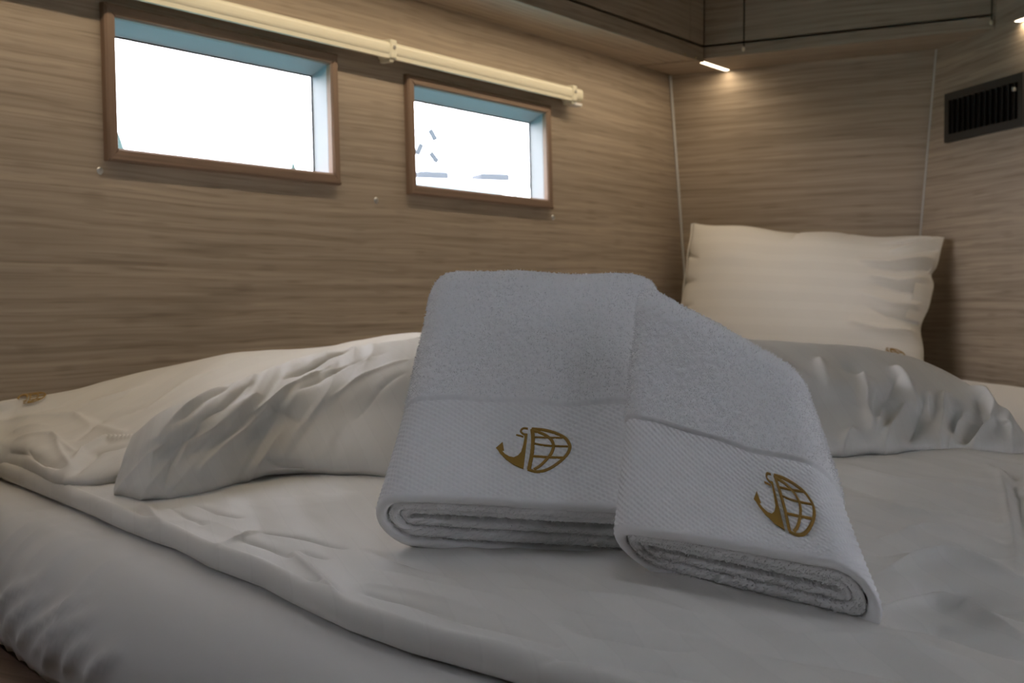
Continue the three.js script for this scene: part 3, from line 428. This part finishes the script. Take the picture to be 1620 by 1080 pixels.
// ------------------------------------------------------------------ folded bath towels
const V = (a, b, t) => a.map((v, i) => lerp(v, b[i], t));
const crossN = (a, b) => { const c = [a[1] * b[2] - a[2] * b[1], a[2] * b[0] - a[0] * b[2], a[0] * b[1] - a[1] * b[0]], l = Math.hypot(...c); return c.map((v) => v / l); };
const TUFT = (() => { const g = new THREE.BufferGeometry(), a = 0.00034, b = 0.00018, L = 0.0016; g.setAttribute('position', new THREE.Float32BufferAttribute([a, 0, 0, -a * 0.5, 0, a * 0.87, -a * 0.5, 0, -a * 0.87, b, L, 0, -b, L, 0], 3)); g.setIndex([0, 1, 3, 1, 4, 3, 1, 2, 4, 2, 0, 3, 2, 3, 4]); g.computeVertexNormals(); return g; })();
function makeTowel(o) {
  const t = thing('bath_towel', o.label, 'towel', 'folded towels on the duvet');
  const { BL, BR, TL, TR, h } = o;
  const mid = (u, v) => { const b = V(V(BL, BR, u), V(TL, TR, u), v), w = o.bow * 4 * v * (1 - v); return [b[0], b[1] + w, b[2] + w * 0.3]; };
  const frame = (u, v) => { const e = 0.004, p = mid(u, v), du = mid(u + e, v).map((x, i) => x - p[i]), dv = mid(u, v + e).map((x, i) => x - p[i]); return [p, crossN(du, dv), Math.hypot(...du) / e, Math.hypot(...dv) / e]; };
  const len = Math.hypot(...TL.map((x, i) => x - BL[i])) * 0.5 + Math.hypot(...TR.map((x, i) => x - BR[i])) * 0.5, q = 0.034 / len;
  // section: a flat roll; s in 0..1 runs round it, d is the distance inside the outer skin
  function shell(s, v, d) {
    const vv = Math.min(v, 1), f = vv > 1 - q ? Math.sqrt(Math.max(0, 1 - ((vv - 1 + q) / q) ** 2)) : 1;
    const W = lerp(frame(0.5, 0)[2], frame(0.5, 1)[2], vv), H = Math.max(0.0008, (o.thick(vv) - d)), hh = H * f + 0.0004, a = W / 2 - d - (1 - f) * 0.016;
    const end = Math.max(H * 0.9, 0.004), st = Math.max(0.001, a - end), per = 4 * st + 2 * Math.PI * end; let l = ((s % 1) + 1) % 1 * per, x, n;
    if (l < 2 * st) { x = -st + l; n = 1; } else if ((l -= 2 * st) < Math.PI * end) { const A = l / end; x = st + end * Math.sin(A); n = Math.cos(A); } else if ((l -= Math.PI * end) < 2 * st) { x = st - l; n = -1; } else { l -= 2 * st; const A = l / end; x = -st - end * Math.sin(A); n = -Math.cos(A); }
    const u = 0.5 + x / W, [p, N] = frame(u, vv), puff = 1 + 0.10 * Math.sin(Math.PI * clamp(u, 0, 1)) + o.dent(u, vv);
    const y = n * hh * puff;
    return [p[0] + N[0] * y, p[1] + N[1] * y, p[2] + N[2] * y];
  }
  const vb = (s) => o.border + 0.008 * Math.sin(s * 19) + 0.004 * Math.sin(s * 47);
  // woven border with its rounded lower lip
  const skin = (ns, rows, dFn, uvScale) => { const pts = [], uvs = []; for (const [v, d] of rows) for (let i = 0; i < ns; i++) { pts.push(shell(i / ns, typeof v === 'function' ? v(i / ns) : v, d)); uvs.push([i / ns, 0]); } return grid(pts, ns, rows.length, uvs, true); };
  const wall = 0.0105, lipRows = [];
  lipRows.push([0.30, wall]); lipRows.push([0.10, wall]);
  for (let k = 0; k <= 10; k++) { const a = k / 10 * Math.PI; lipRows.push([-(wall / 2) * Math.sin(a) / len, wall / 2 + wall / 2 * Math.cos(a)]); }
  const nb = 150, ns = 760; for (let k = 1; k <= nb; k++) lipRows.push([(s) => vb(s) * k / nb, 0]);
  const weave = (g, from, rowLen) => displace(g, (p, i) => {
    const r = Math.floor(i / ns), s = (i % ns) / ns; if (r < from) return -0.0004 * Math.abs(noise(p[0] * 500, p[1] * 500, p[2] * 500));
    const x = s * 0.60, y = (r - from) / rowLen * o.border * len, P = 0.0040;
    return 0.0008 * Math.sin(Math.PI * (x + y * 0.15) / P) * Math.sin(Math.PI * (y - x * 0.1) / (P * 0.85)) + 0.0002 * noise(p[0] * 700, p[1] * 700, p[2] * 700);
  });
  const bandGeo = skin(ns, lipRows); 
  // the wall is wound so that its normals face outwards
  const border = part('woven_border', weave(bandGeo, 13, nb), terry, t);
  // terry body up to the closed fold at the top
  const bodyRows = [], nr = 250; for (let k = 0; k <= nr; k++) { const w = k / nr; bodyRows.push([(s) => { const v0 = vb(s); if (w < 0.85) return lerp(v0, 1 - q, w / 0.85); return 1 - q + q * Math.sin((w - 0.85) / 0.15 * Math.PI / 2); }, 0]); }
  const body = skin(700, bodyRows);
  displace(body, (p, i) => { const r = Math.floor(i / 700), up = Math.min(1, r / 9); return -0.0019 + 0.0033 * sm(up) + 0.0003 * noise(p[0] * 420, p[1] * 420, p[2] * 420) + 0.0005 * noise(p[0] * 190, p[1] * 190, p[2] * 190) + 0.0016 * noise(p[0] * 30, p[1] * 30, p[2] * 30); });
  part('terry_body', body, terry, t);
  // inner layers showing at the end of the roll
  const inner = (d0, d1, v0, name) => {
    const rows = [[0.28, d1], [0.06, d1]], w = d1 - d0; for (let k = 0; k <= 8; k++) { const a = k / 8 * Math.PI; rows.push([v0 - (w / 2) * Math.sin(a) / len, d0 + w / 2 + w / 2 * Math.cos(a)]); } rows.push([0.06, d0]); rows.push([0.28, d0]);
    const g = skin(420, rows); displace(g, (p) => 0.0008 * noise(p[0] * 450, p[1] * 450, p[2] * 450)); part(name, g, terry, t); return g;
  };
  const layer = inner(0.0118, 0.0215, 0.012, 'inner_layer');
  const core = inner(0.0225, 0.0300, 0.022, 'inner_layer');
  // loops of the terry pile
  const pile = (g, count, first, lastIdx, ns) => {
    const pos = g.attributes.position, nor = g.attributes.normal, im = new THREE.InstancedMesh(TUFT, terry, count), m = new THREE.Matrix4(), Q = new THREE.Quaternion(), up = new THREE.Vector3(0, 1, 0), n = new THREE.Vector3();
    for (let k = 0; k < count; k++) {
      const i = first + Math.floor(rnd() * (lastIdx - first - ns - 2)), w = rnd(), e = rnd() < 0.5 ? 1 : ns, j = i + e;
      n.set(nor.getX(i) + (rnd() - 0.5) * 0.9, nor.getY(i) + (rnd() - 0.5) * 0.9, nor.getZ(i) + (rnd() - 0.5) * 0.9).normalize(); Q.setFromUnitVectors(up, n);
      const s = 0.6 + rnd() * 0.7; m.compose(new THREE.Vector3(lerp(pos.getX(i), pos.getX(j), w), lerp(pos.getY(i), pos.getY(j), w), lerp(pos.getZ(i), pos.getZ(j), w)), Q, new THREE.Vector3(s, s, s)); im.setMatrixAt(k, m);
    }
    im.name = 'terry_pile'; im.userData.kind = 'stuff'; shadow(im); t.add(im);
  };
  pile(body, 18000, 700 * 8, body.attributes.position.count, 700); pile(layer, 1500, 420 * 2, 420 * 11, 420); pile(core, 1000, 420 * 2, 420 * 11, 420);
  // emblem sewn to the border
  const W0 = frame(0.5, 0)[2];
  const place = (x, y) => { const c = Math.cos(o.turn), s = Math.sin(o.turn), X = x * c - y * s, Y = x * s + y * c; const u = o.logo[0] + X / W0, v = o.logo[1] + Y / len, [p, N] = frame(u, v), puff = 1 + 0.10 * Math.sin(Math.PI * clamp(u, 0, 1)) + o.dent(u, v), H = o.thick(v) * puff + 0.0006; return [[p[0] + N[0] * H, p[1] + N[1] * H, p[2] + N[2] * H], N]; };
  const e = part('embroidery', emblem(place, o.size, 0.0013), goldThread, t); e.userData.label = 'gold embroidered letters J and D with an anchor hook and half globe';
  return t;
}
makeTowel({
  label: 'white folded towel at the left, standing behind the other one, whole gold emblem facing forward',
  BL: [1.0940, 0.8610, 2.8610], BR: [1.3590, 0.8590, 2.7830], TL: [1.0190, 1.0850, 2.6690], TR: [1.2260, 1.0790, 2.5610], h: 0.032, bow: -0.010,
  thick: (v) => 0.033 - 0.006 * v, dent: (u, v) => -0.25 * Math.exp(-(((u - 0.62) / 0.12) ** 2)) * sm(clamp((v - 0.55) / 0.45, 0, 1)) + 0.06 * Math.sin(u * 7 + v * 4),
  border: 0.40, logo: [0.535, 0.205], size: [0.072, 0.092], turn: 0.02,
});
makeTowel({
  label: 'white folded towel at the right, leaning in front of the other one, gold emblem slanted',
  BL: [1.3500, 0.8610, 2.8640], BR: [1.5850, 0.8545, 2.9250], TL: [1.2830, 1.0740, 2.7060], TR: [1.4560, 0.9890, 2.7400], h: 0.032, bow: -0.010,
  thick: (v) => 0.033 - 0.005 * v, dent: (u, v) => 0.05 * Math.sin(u * 6 + v * 5),
  border: 0.44, logo: [0.755, 0.215], size: [0.057, 0.114], turn: 0.06,
});

// ------------------------------------------------------------------ pillow leaning on the bulkhead
{
  const t = thing('pillow', 'white satin-striped pillow propped upright against the bulkhead', 'pillow');
  const BL = [0.085, 0.884, 0.235], BR = [0.812, 0.878, 0.275], TL = [0.082, 1.290, 0.115], TR = [0.832, 1.224, 0.165];
  const creases = [[10, 10, [[0.99, 0.62], [0.72, 0.50], [0.50, 0.52]]], [-9, 9, [[0.97, 0.48], [0.75, 0.38], [0.55, 0.40]]], [9, 9, [[0.98, 0.30], [0.8, 0.22], [0.6, 0.28]]], [-9, 10, [[0.98, 0.12], [0.8, 0.08], [0.62, 0.14]]], [8, 10, [[0.97, -0.1], [0.8, -0.12], [0.55, 0.0]]], [-8, 10, [[0.97, -0.32], [0.75, -0.30], [0.6, -0.2]]], [9, 12, [[0.99, -0.48], [0.75, -0.5], [0.5, -0.42]]], [9, 10, [[0.97, 0.95], [0.82, 0.78], [0.7, 0.70]]], [-9, 9, [[0.92, 0.97], [0.75, 0.84], [0.62, 0.8]]], [-7, 9, [[0.99, 0.80], [0.86, 0.68], [0.78, 0.60]]], [-6, 8, [[-0.99, 0.5], [-0.85, 0.42]]], [-6, 8, [[-0.99, 0.1], [-0.85, 0.08]]], [-6, 8, [[-0.99, -0.3], [-0.85, -0.26]]], [-5, 9, [[-0.1, 0.99], [-0.08, 0.85]]], [-5, 8, [[0.3, 0.99], [0.32, 0.86]]]];
  const fold = (u, v) => { let s = 0; for (const [a, w, l] of creases) { let b = 9, at = 0; for (let i = 0; i < l.length - 1; i++) { const [d, q] = segDist([u * 0.375, v * 0.21, 0], [l[i][0] * 0.375, l[i][1] * 0.21, 0], [l[i + 1][0] * 0.375, l[i + 1][1] * 0.21, 0]); if (d < b) { b = d; at = (i + q) / (l.length - 1); } } const W = w * 0.0008; if (b < 6 * W) s += a * 0.0036 * Math.exp(-Math.sqrt((b / W) ** 2 + 0.05)) * (1 - 0.75 * at); } return s; };
  const base = (u, v) => {
    const a = u * 0.5 + 0.5, b = v * 0.5 + 0.5, p = V(V(BL, BR, a), V(TL, TR, a), b);
    const pinch = 0.010 * (1 - v * v) * (u > 0.9 ? (u - 0.9) * 10 : 0) + (u > 0.55 ? 0.012 * Math.exp(-(((v - 0.42) / 0.1) ** 2)) * (u - 0.55) / 0.45 : 0) + (u > 0.6 ? 0.016 * Math.exp(-(((v + 0.35) / 0.25) ** 2)) * (u - 0.6) / 0.4 : 0);
    p[0] -= pinch; p[1] += -0.010 * (1 - u * u) * Math.max(0, v) + 0.004 * Math.sin(u * 9) * Math.max(0, v); return p;
  };
  const N = crossN(BR.map((x, i) => x - BL[i]), TL.map((x, i) => x - BL[i]));
  const bulge = (u, v) => Math.sqrt(Math.max(0, (1 - Math.abs(u) ** 3.2) * (1 - Math.abs(v) ** 2.6))) ** 0.95;
  const face = (side) => {
    const n = 190, m = 130, pts = [], uvs = [];
    for (let j = 0; j < m; j++) for (let i = 0; i < n; i++) {
      const u = -Math.cos(Math.PI * i / (n - 1)) * 0.6 + (i / (n - 1) * 2 - 1) * 0.4, v = -Math.cos(Math.PI * j / (m - 1)) * 0.6 + (j / (m - 1) * 2 - 1) * 0.4, p = base(u, v), B = bulge(u, v);
      const h = side > 0 ? 0.085 * B + Math.min(1, B * 3) * (fold(u, v) + 0.003 * noise(u * 4, v * 4, 9)) : -0.045 * B;
      pts.push([p[0] + N[0] * h, p[1] + N[1] * h, p[2] + N[2] * h]); uvs.push([u * 0.375, v * 0.21]);
    }
    return grid(pts, n, m, uvs);
  };
  part('pillowcase', mergeGeometries([face(1), face(-1)]), satinCotton, t);
  // flat sewn edge at the left, pillowcase flap at the right
  const strip = (u0, u1, v0, v1, lift, out) => { const pts = [], uvs = [], n = 8, m = 50; for (let j = 0; j < m; j++) for (let i = 0; i < n; i++) { const u = lerp(u0, u1, i / (n - 1)), v = lerp(v0, v1, j / (m - 1)), p = base(clamp(u, -1, 1), v), k = (u - clamp(u, -1, 1)) * 0.375, B = bulge(clamp(u, -1, 1), v), h = 0.085 * B + lift + 0.002 * Math.sin(v * 14); pts.push([p[0] + k + N[0] * h, p[1] + N[1] * h, p[2] + N[2] * h]); uvs.push([u, v * 0.21]); } return grid(pts, n, m, uvs); };
  part('seam_edge', strip(-1.022, -0.99, -0.98, 0.99, 0.001), satinCotton, t);
  part('case_flap', strip(0.90, 1.012, -0.30, 0.42, 0.006), satinCotton, t);
  const place = (x, y) => { const u = 0.80 + x / 0.375, v = -0.86 + y / 0.21, p = base(u, v), h = 0.085 * bulge(u, v) + 0.0035 + fold(u, v); return [[p[0] + N[0] * h, p[1] + N[1] * h, p[2] + N[2] * h], N]; };
  part('embroidery', emblem(place, [0.07, 0.07], 0.0015), goldThread, t).userData.label = 'gold embroidered emblem near the lower right corner';
}
// emblem on the folded flap beside the window wall
{
  const col = (s) => { const c = []; for (let k = 0; k < NET_FLAP[0].length; k++) c.push(catmull(NET_FLAP.map((q) => q[k]), s)); return c; };
  const place = (x, y) => { const s = 1.62 + x / 0.085, r = 4.72 - y / 0.06, e = 0.02, f = (a, b) => catmull(col(a), b), p = f(s, r), a = f(s + e, r).map((v, i) => v - p[i]), b = f(s, r + e).map((v, i) => v - p[i]); let n = crossN(a, b); if (n[1] < 0) n = n.map((v) => -v); return [p.map((v, i) => v + n[i] * 0.004), n]; };
  part('embroidery', emblem(place, [0.06, 0.06], 0.0015), goldThread, duvet).userData.label = 'gold embroidered emblem on the flap beside the window wall';
}

// ------------------------------------------------------------------ outside: water and a moored boat seen small through the windows
struct('sea', bx(-90, 90, -1.3, -1.2, -80, 60), seaMat);
{
  const t = thing('moored_boat', 'pale moored boat with a short mast, faint through the far window', 'boat');
  const hull = plain([0.85, 0.86, 0.87], 0.5), dark = plain([0.045, 0.053, 0.06], 0.8);
  t.position.set(1.8934 - 0.585 * 22, -1.2, 3.8532 - 0.811 * 22); t.rotation.y = 0.95;
  const s = new THREE.Shape(); s.moveTo(-2.6, 0); s.lineTo(2.2, 0); s.quadraticCurveTo(3.2, 0.5, 3.6, 1.5); s.lineTo(-2.7, 1.2); s.closePath();
  part('hull', new THREE.ExtrudeGeometry(s, { depth: 1.6, bevelEnabled: true, bevelSize: 0.1, bevelThickness: 0.15 }).translate(0, 0, -0.8), hull, t);
  part('cabin', new RoundedBoxGeometry(3.0, 1.7, 1.4, 3, 0.2).translate(-0.3, 2.2, 0), hull, t);
  part('canopy', new RoundedBoxGeometry(2.6, 0.10, 1.5, 2, 0.04).translate(-0.2, 4.05, 0), hull, t);
  for (const x of [-1.2, -0.45, 0.55]) part('cushion', new RoundedBoxGeometry(0.5, 0.14, 0.5, 2, 0.05).translate(x, 4.17, 0.3), dark, t);
  for (const x of [-1.2, 0.9]) part('canopy_post', new THREE.CylinderGeometry(0.03, 0.03, 1.0, 10).translate(x, 3.52, 0.5), hull, t);
  const m = part('mast', new THREE.CylinderGeometry(0.02, 0.03, 0.8, 10).translate(-0.40, 4.45, 0), hull, t);
  for (const [x, y, r] of [[-0.30, 4.85, 0.5], [-0.52, 4.62, -0.4], [-0.28, 4.5, 0.7]]) { const g = new RoundedBoxGeometry(0.10, 0.2, 0.04, 2, 0.015); g.rotateZ(r); g.translate(x, y, 0); part('pennant', g, dark, m); }
}
// two treetops that just reach above the sill of the near window
[['dark treetop showing at the lower left corner of the near window', -0.7551, -0.6556, 0.1165], ['dark treetop showing low in the near window, close to its right side', -0.6718, -0.7407, 0.1000]].forEach(([label, dx, dz, el]) => {
  const D = 40, H = 1.06 + el * D + 5.2, t = thing('conifer_tree', label, 'tree', 'trees on the far shore');
  t.position.set(1.8934 + dx * D, -5.2, 3.8532 + dz * D);
  part('trunk', new THREE.CylinderGeometry(0.08, 0.2, H * 0.5, 10).translate(0, H * 0.25, 0), plain([0.05, 0.03, 0.02], 0.9), t);
  const tiers = []; for (let k = 0; k < 7; k++) { const r = 0.5 + k * 0.28, y = H - 1.1 - k * 0.85; tiers.push(new THREE.ConeGeometry(r, 1.5, 14, 1).rotateY(k).translate(0, y + 0.35, 0)); }
  part('foliage', mergeGeometries(tiers), plain([0.02, 0.045, 0.04], 0.9), t);
});
renderer.render(scene, camera);
